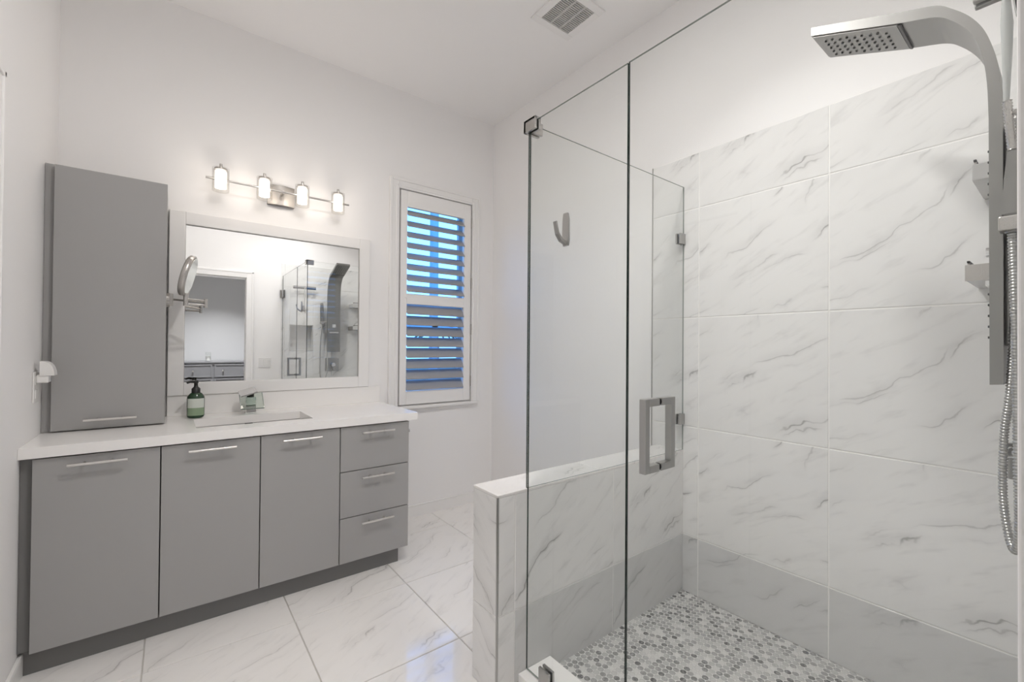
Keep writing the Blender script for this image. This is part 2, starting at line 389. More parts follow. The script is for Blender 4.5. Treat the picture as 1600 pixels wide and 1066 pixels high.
d1 = struct('door_1', MB().box((XL-0.06, LD0+0.003, 0.008), (XL-0.022, LD1-0.003, LDZ-0.003), 0.002), m_trim)
b = MB()
for z0, z1 in ((0.2, 0.9), (1.05, 1.8)): b.frame(LD0+0.1, LD1-0.1, z0, z1, 0.03, XL-0.024, XL-0.016, 0.003, axis='x')
struct('panel_moulding', b, m_trim, d1); struct('casing', casing(MB(), 'x', XL, 1, LD0, LD1, LDZ), m_trim, d1)
b = MB().cyl((XL-0.022, LD0+0.07, 0.95), (XL+0.03, LD0+0.07, 0.95), 0.011).tube([(XL+0.03, LD0+0.07, 0.95), (XL+0.034, LD0+0.08, 0.95), (XL+0.034, LD0+0.18, 0.95)], 0.009); b.cyl((XL-0.022, LD0+0.07, 0.95), (XL-0.016, LD0+0.07, 0.95), 0.026); struct('door_handle', b, m_handle, d1)

# ------------------------------------------------------------------ window and shutter
win = struct('window_1', MB().frame(WX0-0.07, WX1+0.07, WZ0-0.0, WZ1+0.07, 0.066, YB-0.016, YB+0.001, 0.003, bottom=False), m_trim)
b = MB().frame(WX0-0.072, WX1+0.072, WZ0-0.0, WZ1+0.072, 0.02, YB-0.022, YB+0.001, 0.004, bottom=False); b.frame(WX0-0.028, WX1+0.028, WZ0, WZ1+0.028, 0.012, YB-0.02, YB+0.001, 0.003, bottom=False); struct('casing_bead', b, m_trim, win)
struct('sill', MB().box((WX0-0.09, YB-0.035, WZ0-0.018), (WX1+0.05, YB+0.05, WZ0), 0.003).box((WX0-0.07, YB-0.014, WZ0-0.04), (WX1+0.03, YB+0.001, WZ0-0.018), 0.002), m_trim, win)
struct('jamb', MB().frame(WX0-0.003, WX1+0.003, WZ0-0.003, WZ1+0.003, 0.006, YB, YB+0.14), m_trim, win)
m_sash = mat('window_sash_frame', (0.55, 0.58, 0.62), 0.4)
b = MB().frame(WX0, WX1, WZ0, WZ1, 0.045, YB+0.105, YB+0.135, 0.002); b.box((WX0+0.045, YB+0.11, 1.48), (WX1-0.045, YB+0.132, 1.53)); struct('window_frame', b, m_sash, win)
struct('pane', MB().box((WX0+0.04, YB+0.118, WZ0+0.04), (WX1-0.04, YB+0.122, WZ1-0.04)), m_glass_thin, win)

m_louver = paint('white_louver', (0.33, 0.33, 0.34), 0.35, 0.0)  # white slats; the grey base colour carries their shade
struct('light_stop', MB().frame(WX0+0.003, WX1-0.003, WZ0+0.003, WZ1-0.003, 0.035, YB+0.018, YB+0.034), m_trim, win)
sh = thing('window_shutter', 'white wooden plantation shutter with tilted louvers in the window', 'shutter', (1.505, YB-0.01, WZ0))
ys0, ys1 = YB-0.012, YB+0.016
SX0, SX1 = 1.224, 1.788; SZ0, SZ1 = 0.785, 2.262
b = MB().box((SX0, ys0, SZ0), (1.272, ys1, SZ1), 0.002).box((1.728, ys0, SZ0), (SX1, ys1, SZ1), 0.002)
for z0, z1 in ((SZ0, 0.879), (1.481, 1.553), (2.152, SZ1)): b.box((1.272, ys0, z0), (1.728, ys1, z1), 0.002)
b.build('shutter_frame', m_trim, sh)
def louver(zc, ang):
    n = 14; prof = []
    for k in range(n):
        a = 2*math.pi*k/n; dy = math.cos(a)*0.043; dz = math.sin(a)*0.0055
        prof.append((1.2735, YB+0.004+dy*math.cos(ang)-dz*math.sin(ang), zc+dy*math.sin(ang)+dz*math.cos(ang)))
    return MB().prism(prof, (0.453, 0, 0), smooth=True)
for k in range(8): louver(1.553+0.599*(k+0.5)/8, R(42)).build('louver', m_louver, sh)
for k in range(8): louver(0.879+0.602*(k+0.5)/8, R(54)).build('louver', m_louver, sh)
for z in (2.13, 1.67, 1.32, 0.93): MB().cyl((1.7925, ys0-0.002, z-0.04), (1.7925, ys0-0.002, z+0.04), 0.004, seg=10).build('hinge', m_nickel, sh)
MB().box((1.262, ys0-0.006, 1.515), (1.272, ys0, 1.53), 0.002).build('catch', m_trim, sh)

# outdoors: lanai posts and eave
m_out = mat('lanai_aluminium', (0.30, 0.36, 0.42), 0.5); m_leaf = mat('palm_frond', (0.05, 0.10, 0.06), 0.6); m_soffit = mat('eave_soffit', (0.5, 0.55, 0.6), 0.7)
ln = thing('lanai_frame', 'grey aluminium lanai post and beam outside the window', 'frame', (2.15, 4.2, 0))
MB().box((2.20, 4.25, 0), (2.27, 4.32, 4.2)).build('post', m_out, ln); MB().box((1.7, 4.25, 1.36), (3.6, 4.31, 1.42)).build('rail', m_out, ln)
MB().prism([(2.75, 4.25, 1.5), (2.8, 4.25, 1.5), (2.45, 4.25, 1.40), (2.40, 4.25, 1.40)], (0, 0.06, 0)).box((3.05, 4.25, 0), (3.12, 4.32, 4.2)).build('brace', m_out, ln)
tag(MB().prism([(0.6, 3.0, 2.75), (2.05, 3.0, 2.75), (1.55, 4.3, 2.62), (0.6, 4.3, 2.62)], (0, 0, 0.14)).build('roof_eave', m_soffit), 'pale house eave seen through the top of the window', 'eave')
pm = thing('palm_tree', 'distant palm tree low on the horizon outside the window', 'tree', (8.2, 15.5, 0))
MB().tube([(8.2, 15.5, 0), (8.25, 15.5, 1.2), (8.2, 15.5, 1.75)], [0.12, 0.09, 0.08], 8).build('trunk', mat('palm_trunk', (0.15, 0.13, 0.11), 0.8), pm)
b = MB()
for k in range(9):
    a = 2*math.pi*k/9
    pts = [(8.2+math.cos(a)*r_, 15.5+math.sin(a)*r_, 1.75+0.35*r_-0.75*r_*r_) for r_ in (0, 0.3, 0.6, 0.9)]
    b.tube(pts, [0.03, 0.09, 0.07, 0.01], 6)
b.build('fronds', m_leaf, pm)
struct('ground', MB().box((-15, 3.1, -0.3), (25, 40, -0.1)), mat('lawn', (0.10, 0.16, 0.10), 0.9))

# ------------------------------------------------------------------ vanity
def pull(x0, x1, z, y, parent, name='handle'):
    """bar pull: rod and two standoffs"""
    b = MB().cyl((x0, y-0.028, z), (x1, y-0.028, z), 0.0052, seg=14)
    L = x1-x0
    for x in (x0+L*0.27, x1-L*0.27): b.cyl((x, y-0.028, z), (x, y+0.001, z), 0.004, seg=10)
    return b.build(name, m_handle, parent)
YD = YCF        # front face of doors
units = [(-0.388, -0.0345, 'first grey base cabinet from the left wall, one wide door with a bar handle', (-0.298, -0.132)),
         (-0.0305, 0.3175, 'second grey base cabinet from the left wall, under the soap bottle and sink', (0.057, 0.225)),
         (0.3215, 0.6675, 'grey base cabinet with one door, directly left of the drawer unit', (0.408, 0.577))]
for x0, x1, lab, (h0, h1) in units:
    c = thing('base_cabinet', lab, 'cabinet', ((x0+x1)/2, YD+0.25, 0.092), 'grey base cabinets under the worktop')
    cx0 = XL+0.001 if x0 < -0.3 else x0-0.0018
    xr_ = x1+0.0018; b = MB().box((cx0, YD+0.022, 0.092), (xr_, YB-0.002, 0.110)).box((cx0, YB-0.014, 0.110), (xr_, YB-0.002, ZT-0.042))
    b.box((cx0, YD+0.022, 0.110), (cx0+0.017, YB-0.014, ZT-0.042)).box((xr_-0.017, YD+0.022, 0.110), (xr_, YB-0.014, ZT-0.042)).build('carcass', m_carcass, c)
    if x0 < -0.3: MB().box((XL+0.001, YD+0.021, 0.094), (x0-0.0035, YD+0.026, ZT-0.0425)).build('filler_strip', m_grey_dark, c)
    d = MB().box((x0, YD, 0.092), (x1, YD+0.019, 0.776), 0.0012).build('door', m_grey, c)
    pull(h0, h1, 0.747, YD, d)
x0, x1 = 0.6715, 1.036
c = thing('drawer_cabinet', 'grey cabinet of three stacked drawers at the open end of the vanity', 'cabinet', ((x0+x1)/2, YD+0.25, 0.092), 'grey base cabinets under the worktop')
MB().box((x0-0.0018, YD+0.022, 0.092), (x1-0.001, YB-0.002, ZT-0.042), 0.001).build('carcass', [m_grey], c)
for z0, z1, hz in ((0.553, 0.776, 0.743), (0.320, 0.549, 0.513), (0.092, 0.316, 0.282)):
    d = MB().box((x0, YD, z0), (x1, YD+0.019, z1), 0.0012).build('drawer', m_grey, c); pull(0.773, 0.944, hz, YD, d)
MB().cyl((x1-0.001, 2.32, 0.712), (x1+0.022, 2.32, 0.712), 0.0045).cyl((x1+0.022, 2.32, 0.712), (x1+0.028, 2.32, 0.712), 0.009).build('side_knob', m_nickel, c)
tag(MB().box((XL+0.003, 2.309, 0.0), (0.999, YB-0.002, 0.0915)).build('toe_kick', m_grey_dark), 'long dark grey toe kick along the floor under the cabinets', 'toe kick')

# worktop with sink cutout
KX0, KX1, KY0, KY1 = 0.085, 0.565, 2.365, 2.655
wt = thing('worktop', 'white quartz worktop running along the vanity, with a sink cutout', 'worktop', (0.33, 2.55, ZT-0.04))
b = wall_grid(MB(), 'y', 0, 1, (0, 1), (0, 1), []) if False else MB()
xe = 1.082; ye = YCF-0.012
for a, bb in (((XL+0.001, ye), (KX0, YB-0.001)), ((KX1, ye), (xe, YB-0.001)), ((KX0, ye), (KX1, KY0)), ((KX0, KY1), (KX1, YB-0.001))):
    b.box((a[0], a[1], ZT-0.0395), (bb[0], bb[1], ZT))
bmesh.ops.remove_doubles(b.bm, verts=b.bm.verts, dist=1e-5)
b.build('slab', m_quartz, wt)
tag(MB().box((-0.02, YB-0.018, ZT), (xe+0.002, YB-0.001, 0.925), 0.0015).build('backsplash', m_quartz), 'low white quartz backsplash along the wall under the mirror', 'backsplash')
sk = thing('sink', 'white rectangular undermount sink set into the worktop', 'sink', (0.325, 2.51, ZT-0.18))
b = MB(); t0, t1 = ZT-0.050, ZT-0.17
def ring(ins, z): return [(KX0-0.004+ins, KY0-0.004+ins, z), (KX1+0.004-ins, KY0-0.004+ins, z), (KX1+0.004-ins, KY1+0.004-ins, z), (KX0-0.004+ins, KY1+0.004-ins, z)]
rings = [ring(-0.02, t0), ring(0, t0), ring(0.012, t1+0.02), ring(0.035, t1), ring(0.13, t1-0.004)]
vr = [[b.bm.verts.new(p) for p in r_] for r_ in rings]
for r0, r1 in zip(vr, vr[1:]):
    for k in range(4): b.bm.faces.new((r0[k], r0[(k+1) % 4], r1[(k+1) % 4], r1[k]))
b.bm.faces.new(vr[-1])
o = b.build('basin', m_ceramic, sk); sm = o.modifiers.new('thick', 'SOLIDIFY'); sm.thickness = 0.008; sm.offset = 1
MB().cyl((0.325, 2.51, t1-0.004), (0.325, 2.51, t1+0.003), 0.022).build('drain', m_chrome, sk)

# faucet
fx, fy = 0.335, 2.735
f = thing('faucet', 'chrome waterfall faucet with a sloping glass spout behind the sink', 'faucet', (fx, fy, ZT))
MB().box((fx-0.024, fy-0.024, ZT), (fx+0.024, fy+0.024, ZT+0.088), 0.002).box((fx-0.028, fy-0.028, ZT), (fx+0.028, fy+0.028, ZT+0.006), 0.0015).build('column', m_chrome, f)
a = R(40)
T = Matrix.Translation((fx, fy-0.045, ZT+0.075)) @ Matrix.Rotation(a, 4, 'X')
gs = MB().box((-0.052, -0.062, -0.004), (0.052, 0.05, 0.004), 0.001, mat4=T); gs.build('spout', [glass('spout_glass', (0.90, 0.945, 0.91))], f)
b = MB().box((-0.052, -0.064, -0.004), (0.052, -0.062, 0.004), mat4=T); b.box((-0.054, -0.062, -0.004), (-0.052, 0.05, 0.004), mat4=T); b.box((0.052, -0.062, -0.004), (0.054, 0.05, 0.004), mat4=T); b.build('spout_rim', mat('green_glass_rim', (0.30, 0.36, 0.32), 0.1), f)
T2 = Matrix.Translation((fx, fy, ZT+0.106)) @ Matrix.Rotation(R(-24), 4, 'Z') @ Matrix.Rotation(R(20), 4, 'Y')
MB().cyl((fx, fy, ZT+0.088), (fx, fy, ZT+0.104), 0.017).build('lever_stem', m_black, f)
T2 = Matrix.Translation((fx-0.012, fy-0.02, ZT+0.117)) @ Matrix.Rotation(R(-16), 4, 'Y') @ Matrix.Rotation(R(16), 4, 'X')
MB().box((-0.044, -0.04, -0.004), (0.036, 0.04, 0.004), 0.0015, mat4=T2).build('lever', m_chrome, f)

# soap bottle
bx, by = 0.095, 2.712
s = thing('soap_bottle', 'green soap pump bottle with a black pump and pale label on the worktop', 'bottle', (bx, by, ZT))
m_green = mat('green_soap_glass', (0.022, 0.055, 0.028), 0.06, 0, 0.5)
MB().lathe([(0.026, 0), (0.034, 0.004), (0.0365, 0.012), (0.037, 0.095), (0.035, 0.108), (0.025, 0.122), (0.0155, 0.128)], (bx, by, ZT), 32, scale=(1, 0.82)).build('body', m_green, s)
m_lab = mat('pale_label', (0.62, 0.66, 0.60), 0.5); m_lab2 = mat('sage_label_foot', (0.25, 0.34, 0.22), 0.5)
b = MB()
for z0, z1, mi in ((0.052, 0.098, 0), (0.014, 0.052, 1)):
    ring0 = []
    for k in range(21):
        an = R(-155)+R(130)*k/20
        ring0.append((bx+0.0376*math.cos(an), by+0.0376*0.82*math.sin(an)))
    for p, q in zip(ring0, ring0[1:]):
        fc = b.quad([(p[0], p[1], ZT+z0), (q[0], q[1], ZT+z0), (q[0], q[1], ZT+z1), (p[0], p[1], ZT+z1)], mi); fc.smooth = True
b.build('label', [m_lab, m_lab2], s)
b = MB().lathe([(0.0175, 0.122), (0.0185, 0.126), (0.0185, 0.146), (0.015, 0.15), (0.009, 0.156), (0.008, 0.172), (0.011, 0.174), (0.011, 0.186), (0.008, 0.188)], (bx, by, ZT), 24)
b.tube([(bx, by, ZT+0.181), (bx-0.025, by-0.02, ZT+0.183), (bx-0.036, by-0.029, ZT+0.178)], [0.008, 0.0065, 0.005], 12); b.build('pump', m_black, s)

# wall cabinet standing on the worktop
TX0, TX1, TY = -0.391, -0.026, 2.567
c = thing('tall_cabinet', 'tall grey storage cabinet standing on the left end of the worktop', 'cabinet', (-0.21, 2.7, ZT))
TZ1 = 1.925
MB().box((XL+0.001, TY+0.024, ZT+0.001), (TX1-0.001, YB-0.001, TZ1+0.005)).build('carcass', m_grey, c)
d = MB().box((TX0, TY, ZT+0.006), (TX1, TY+0.02, TZ1), 0.0015).build('door', m_grey, c)
pull(-0.292, -0.122, ZT+0.046, TY, d)

# framed mirror
mr = thing('wall_mirror', 'large rectangular mirror in a wide white frame above the vanity', 'mirror', (0.49, YB, 0.93))
MX0, MX1, MZ0, MZ1 = -0.020, 1.008, 0.926, 1.876
b = MB(); b.frame(MX0, MX1, MZ0, MZ1, 0.066, YB-0.026, YB-0.001, 0.003); b.build('frame', m_trim, mr)
MB().frame(MX0+0.062, MX1-0.062, MZ0+0.058, MZ1-0.062, 0.006, YB-0.020, YB-0.004).build('inner_bead', mat('mirror_bead', (0.45, 0.43, 0.41), 0.4), mr)
MB().box((MX0+0.05, YB-0.014, MZ0+0.05), (MX1-0.05, YB-0.010, MZ1-0.05)).build('mirror_glass', m_mirror, mr)

# vanity light
vl = thing('vanity_light', 'four-lamp nickel bar light with glass shades above the mirror', 'light', (0.4875, YB, 2.05))
b = MB(); n = 12; poly = []
for k in range(n+1):
    x = 0.4175+0.14*k/n; poly.append((x, YB-0.022-0.016*math.sin(math.pi*k/n), 1.995))
poly += [(0.5575, YB-0.001, 1.995), (0.4175, YB-0.001, 1.995)]
b.prism(poly, (0, 0, 0.112)); b.build('back_plate', m_plate, vl)
MB().cyl((0.125, YB-0.09, 2.055), (0.85, YB-0.09, 2.055), 0.0055, seg=12).cyl((0.4875, YB-0.09, 2.055), (0.4875, YB-0.02, 2.055), 0.009).build('bar', m_nickel, vl)
m_shade = glass('clear_lamp_glass', (0.965, 0.96, 0.95), 1.5)
m_bulb = emit('frosted_lamp_glow', (1.0, 0.94, 0.87), 2.2)
for k, x in enumerate((0.190, 0.392, 0.585, 0.785)):
    y = YB-0.09
    l = MB().cyl((x, y, 2.11), (x, y, 2.137), 0.007, seg=14).cyl((x, y, 2.104), (x, y, 2.112), 0.030, seg=24).build('lamp_holder', m_nickel, vl)
    MB().lathe([(0.0365, 1.994), (0.0385, 1.994), (0.0385, 2.114), (0.0365, 2.114), (0.0365, 1.996)], (x, y, 0), 32).build('glass_shade', m_shade, l)
    MB().cyl((x, y, 2.010), (x, y, 2.098), 0.0255, seg=28).build('frosted_cylinder', m_bulb, l)
    L = bpy.data.lights.new('lamp_glow', 'POINT'); L.energy = 0.6; L.color = (1.0, 0.90, 0.80); L.shadow_soft_size = 0.03
    lo = bpy.data.objects.new('lamp_glow', L); C.objects.link(lo); lo.location = (x, y-0.055, 2.05)

# magnifying mirror on the side of the tall cabinet
mm = thing('magnifying_mirror', 'round swing-arm magnifying mirror fixed beside the tall cabinet', 'mirror', (TX1, 2.66, 1.40))
MB().cyl((TX1-0.001, 2.66, 1.40), (TX1+0.012, 2.66, 1.40), 0.034, seg=28).box((TX1+0.01, 2.648, 1.375), (TX1+0.026, 2.672, 1.432), 0.003).build('wall_mount', m_nickel, mm)
b = MB().tube([(TX1+0.02, 2.66, 1.405), (0.125, 2.60, 1.392)], 0.005, 12).cyl((0.125, 2.60, 1.368), (0.125, 2.60, 1.41), 0.008, seg=16)
b.tube([(0.125, 2.60, 1.380), (0.045, 2.585, 1.380)], 0.005, 12).tube([(0.125, 2.60, 1.402), (0.05, 2.585, 1.404)], 0.004, 12); b.build('arm', m_nickel, mm)
MB().cyl((0.047, 2.585, 1.372), (0.047, 2.585, 1.43), 0.010, seg=16).build('pivot', m_nickel, mm)
hc = Vector((0.053, 2.585, 1.515)); nd = Vector((0.955, -0.16, -0.24)).normalized()
u = nd.orthogonal().normalized()
def disc(c0, prof, seg=40):
    b = MB(); v = nd.cross(u); rings = [[b.bm.verts.new(c0+nd*h_+(u*math.cos(2*math.pi*k/seg)+v*math.sin(2*math.pi*k/seg))*r_) for k in range(seg)] for r_, h_ in prof]
    for p, q in zip(rings, rings[1:]):
        for k in range(seg):
            fc = b.bm.faces.new((p[k], p[(k+1) % seg], q[(k+1) % seg], q[k])); fc.smooth = True
    b.bm.faces.new(list(reversed(rings[0]))); b.bm.faces.new(rings[-1]); return b
disc(hc, [(0.092, -0.013), (0.098, -0.008), (0.098, 0.010), (0.092, 0.013)]).build('rim', m_nickel, mm)
disc(hc, [(0.089, 0.0131), (0.089, 0.0145)]).build('mirror_face', m_mirror, mm); disc(hc, [(0.089, -0.0145), (0.089, -0.0131)]).build('mirror_face', m_mirror, mm)

# outlet and plug-in
ow = thing('wall_outlet', 'white double outlet plate on the left wall beside the tall cabinet', 'outlet', (XL, 2.475, 1.02))
MB().box((XL+0.0005, 2.438, 0.960), (XL+0.006, 2.512, 1.078), 0.002).build('plate', m_plastic, ow)
for z in (0.992, 1.046): MB().box((XL+0.005, 2.457, z-0.017), (XL+0.008, 2.493, z+0.017), 0.0015).build('socket', m_plastic, ow)
pg = thing('plug_in_light', 'white plug-in night light in the outlet on the left wall', 'night light', (XL+0.01, 2.475, 1.06))
MB().box((XL+0.0085, 2.452, 1.036), (XL+0.042, 2.500, 1.068), 0.004).build('body', m_plastic, pg)
n = 10; poly = []
for k in range(n+1):
    an = math.pi/2*k/n; poly.append((XL+0.018+0.040*math.cos(an)**0.7 if k < n else XL+0.018, 2.448, 1.064+0.056*math.sin(an)))
poly.append((XL+0.018, 2.448, 1.064))
MB().prism(poly[:-1] if poly[-1] == poly[-2] else poly, (0, 0.056, 0)).build('diffuser', m_plastic, pg)

# ------------------------------------------------------------------ ceiling vent
cv = thing('ceiling_vent', 'square white exhaust vent with a grey slotted grille in the ceiling', 'vent', (1.62, 1.64, ZC))
VX, VY = 1.622, 1.642
b = MB().frame(VX-0.14, VX+0.14, 0, 0, 0, 0, 0) if False else MB()
for a, q in (((-0.138, -0.138), (0.138, -0.098)), ((-0.138, 0.098), (0.138, 0.138)), ((-0.138, -0.098), (-0.098, 0.098)), ((0.098, -0.098), (0.138, 0.098))):
    b.box((VX+a[0], VY+a[1], ZC-0.010), (VX+q[0], VY+q[1], ZC-0.0005), 0.002)
b.build('frame', m_trim, cv)
b = MB()
for k in range(17): 
    y = VY-0.092+0.184*k/16; b.box((VX-0.098, y-0.0035, ZC-0.0085), (VX+0.098, y+0.0035, ZC-0.004))
for x in (-0.033, 0.033): b.box((VX+x-0.005, VY-0.098, ZC-0.009), (VX+x+0.005, VY+0.098, ZC-0.0035))
b.build('grille', mat('grey_grille', (0.50, 0.49, 0.48), 0.5), cv)
MB().box((VX-0.098, VY-0.098, ZC-0.0025), (VX+0.098, VY+0.098, ZC-0.0005)).build('backing', mat('dark_vent_interior', (0.22, 0.215, 0.21), 0.8), cv)

# ------------------------------------------------------------------ shower glass
def pane(name, a, b2, parent, thin):
    """glass slab; thin = index of thickness axis; edge faces get the edge material"""
    mb = MB().box(a, b2)
    mb.bm.faces.ensure_lookup_table(); mb.bm.normal_update()
    for f_ in mb.bm.faces:
        f_.material_index = 0 if abs(f_.normal[thin]) > 0.9 else (2 if (abs(f_.normal[2]) > 0.9 or f_.normal[0] > 0.9) else 1)
    return mb.build(name, [m_glass, m_edge, m_edge_light], parent)
fp = thing('fixed_glass_panel', 'narrow fixed glass shower panel beside the door, with a robe hook', 'glass panel', (XG, 0.98, 0.055))
pane('glass', (XG-0.003, 0.7715, 0.057), (XG+0.003, YH0-0.0005, ZG), fp, 0)
MB().box((XG-0.014, 1.068, 0.055), (XG-0.0045, 1.118, 0.112), 0.0015).box((XG+0.0045, 1.068, 0.055), (XG+0.014, 1.118, 0.112), 0.0015).box((XG-0.006, 1.071, 0.0552), (XG+0.006, 1.115, 0.0568)).build('floor_clamp', m_nickel_v, fp)
rpn = thing('return_glass_panel', 'fixed glass panel standing on top of the half wall', 'glass panel', (1.5, YH0+0.006, ZH))
pane('glass', (XG-0.003, YH0+0.001, ZH+0.001), (XR-0.001, YH0+0.007, ZG), rpn, 1)
for z in (1.727, 0.842):
    MB().box((XR-0.047, YH0-0.008, z-0.026), (XR-0.001, YH0+0.0015, z+0.026), 0.002).box((XR-0.047, YH0+0.0105, z-0.026), (XR-0.001, YH0+0.020, z+0.026), 0.002).build('wall_clamp', m_nickel_v, rpn)
b = MB().box((XG-0.014, 1.156, ZG-0.034), (XG-0.0045, 1.218, ZG+0.010), 0.0015).box((XG+0.0045, 1.156, ZG-0.034), (XG+0.014, YH0-0.001, ZG+0.010), 0.0015).box((XG+0.0045, YH0-0.008, ZG-0.034), (XG+0.052, YH0+0.0012, ZG+0.010), 0.0015).box((XG-0.014, 1.2065, ZG-0.034), (XG+0.052, 1.218, ZG+0.010), 0.0015).box((XG-0.014, 1.156, ZG+0.0005), (XG+0.014, 1.218, ZG+0.010), 0.001)
b.build('corner_bracket', m_nickel, rpn)
gd = thing('shower_door', 'frameless glass shower door with a square metal pull handle', 'shower door', (XG, 0.4, 0.065))
pane('glass', (XG-0.003, YF+0.016, 0.064), (XG+0.003, 0.7675, ZG+0.001), gd, 0)
HY = 0.672; HZ0, HZ1 = 0.872, 1.060; q = 0.0095
for sg, lab in ((-1, 'outer square pull'), (1, 'inner square pull')):
    x0 = XG+sg*0.0045; x1 = XG+sg*0.066
    b = MB().box((x1-q*sg*2, HY-q, HZ0), (x1, HY+q, HZ1), 0.0015).box((x0, HY-q, HZ1-2*q), (x1-q*sg*2, HY+q, HZ1), 0.001).box((x0, HY-q, HZ0), (x1-q*sg*2, HY+q, HZ0+2*q), 0.001)
    b.build('handle', m_nickel_v, gd)
b = MB()
for z in (HZ0+q, HZ1-q):
    for sg in (-1, 1): b.cyl((XG+sg*0.0041, HY, z), (XG+sg*0.0046, HY, z), 0.0088, seg=18)
b.build('washers', m_black, gd)
for z in (1.780, 0.30):
    MB().box((XG-0.015, YF+0.005, z-0.045), (XG-0.0045, 0.102, z+0.045), 0.002).box((XG+0.0045, YF+0.005, z-0.045), (XG+0.015, 0.102, z+0.045), 0.002).box((XG-0.03, YF+0.0045, z-0.045), (XG+0.03, YF+0.0095, z+0.045), 0.001).build('hinge', m_nickel_v, gd)

# robe hook on the fixed pane
hk = thing('robe_hook', 'brushed nickel robe hook stuck on the fixed shower glass', 'hook', (XG-0.004, 1.01, 1.565))
poly = [(XG-0.0045, y, z) for y, z in ((0.992, 1.534), (0.9955, 1.514), (1.016, 1.514), (1.020, 1.534), (1.018, 1.598), (1.0145, 1.619), (0.9975, 1.619), (0.993, 1.600))]
MB().prism(poly, (-0.008, 0, 0)).build('back_plate', m_nickel_v, hk)
b = MB(); pts = [(XG-0.012, 1.518), (XG-0.034, 1.526), (XG-0.050, 1.546), (XG-0.059, 1.584)]
pts2 = [(XG-0.012, 1.528), (XG-0.030, 1.535), (XG-0.044, 1.551), (XG-0.0535, 1.585)]
b.prism([(x, 0.999, z) for x, z in pts]+[(x, 0.999, z) for x, z in reversed(pts2)], (0, 0.014, 0)); b.build('hook_arm', m_nickel_v, hk)

# ------------------------------------------------------------------ shower column, hand shower, valve, squeegee, shelves
def smoothpath(pts, n=14):
    P = [Vector(p) for p in pts]; P = [P[0]*2-P[1]]+P+[P[-1]*2-P[-2]]; out = []
    for i in range(1, len(P)-2):
        for k in range(n):
            t = k/n; a, b_, c_, d_ = P[i-1], P[i], P[i+1], P[i+2]
            out.append(0.5*((2*b_)+(c_-a)*t+(2*a-5*b_+4*c_-d_)*t*t+(3*b_-a-3*c_+d_)*t**3))
    out.append(P[-2]); return out
PX0, PX1 = 1.47, 1.62
sp = thing('shower_column', 'stainless steel shower column with a wide overhead rain head', 'shower column', (1.545, YF, 1.1))
outer = [(0.480, 2.132), (0.276, 2.056), (0.2140, 2.034), (0.183, 2.006), (0.157, 1.974), (0.136, 1.935), (0.122, 1.890), (0.112, 1.84), (0.105, 1.77), (0.104, 1.114)]
inner = [(0.480, 2.108), (0.276, 2.028), (0.2150, 2.006), (0.186, 1.980), (0.162, 1.946), (0.146, 1.910), (0.135, 1.86), (0.129, 1.80), (0.1265, 1.72), (0.1255, 1.112)]
def sm2(pl): return [(p.y, p.z) for p in smoothpath([(0, y, z) for y, z in pl], 5)]
outer = outer[:1]+sm2(outer[1:-1])+outer[-1:]; inner = inner[:1]+sm2(inner[1:-1])+inner[-1:]
b = MB(); b.prism([(PX0, y, z) for y, z in outer]+[(PX0, y, z) for y, z in reversed(inner)], (PX1-PX0, 0, 0)); b.build('body', m_steel, sp)
MB().box((PX0+0.02, YF+0.005, 1.2), (PX1-0.02, 0.1035, 1.7), 0.004).build('mounting_box', m_steel, sp)
# rain head with nozzles on the underside
d = Vector((0, 0.276-0.480, 2.028-2.108)); dn = d.normalized(); nrm = Vector((0, dn.z, -dn.y)); nrm = nrm if nrm.z < 0 else -nrm
o0 = Vector((0, 0.478, 2.1075))
hd = MB(); e0 = o0+dn*0.004; e1 = o0+dn*0.205
hd.prism([(PX0+0.004, *(e0+nrm*0.0005).yz), (PX0+0.004, *(e1+nrm*0.0005).yz), (PX0+0.004, *(e1+nrm*0.004).yz), (PX0+0.004, *(e0+nrm*0.004).yz)], (PX1-PX0-0.008, 0, 0))
hd = hd.build('rain_head', m_steel, sp)
b = MB()
for i in range(9):
    for j in range(5):
        c0 = o0+dn*(0.028+0.0185*i)+nrm*0.004; c0.x = PX0+0.030+0.0225*j+(0.0 if i % 2 else 0.006); b.cyl(c0, c0+nrm*0.003, 0.0034, 0.0026, seg=10)
b.build('nozzles', m_rubber, hd)
MB().prism([(PX0+0.004, *(e1+dn*0.002+nrm*0.0005).yz), (PX0+0.004, *(e1+dn*0.008+nrm*0.0005).yz), (PX0+0.004, *(e1+dn*0.008+nrm*0.005).yz), (PX0+0.004, *(e1+dn*0.002+nrm*0.005).yz)], (PX1-PX0-0.008, 0, 0)).build('head_gap', m_black, sp)
for zc in (1.60, 1.27):
    b = MB()
    for r_ in range(5):
        for j in range(6): 
            x = PX0+0.018+0.0228*j; z = zc-0.05+0.025*r_; b.cyl((x, 0.125, z), (x, 0.1295, z), 0.0032, 0.0026, seg=8)
    b.build('body_jets', m_rubber, sp)
MB().box((1.525, 0.124, 1.405), (1.565, 0.131, 1.445), 0.002).cyl((1.545, 0.131, 1.425), (1.545, 0.137, 1.425), 0.012).build('control_knob', m_chrome, sp)
MB().box((1.49, 0.1255, 1.34), (1.60, 0.134, 1.352), 0.001).build('water_slot', m_chrome, sp)
MB().box((1.415, 0.07, 1.464), (1.471, 0.104, 1.480), 0.003).box((1.398, 0.068, 1.446), (1.438, 0.107, 1.477), 0.003).build('hand_shower_holder', m_nickel, sp)

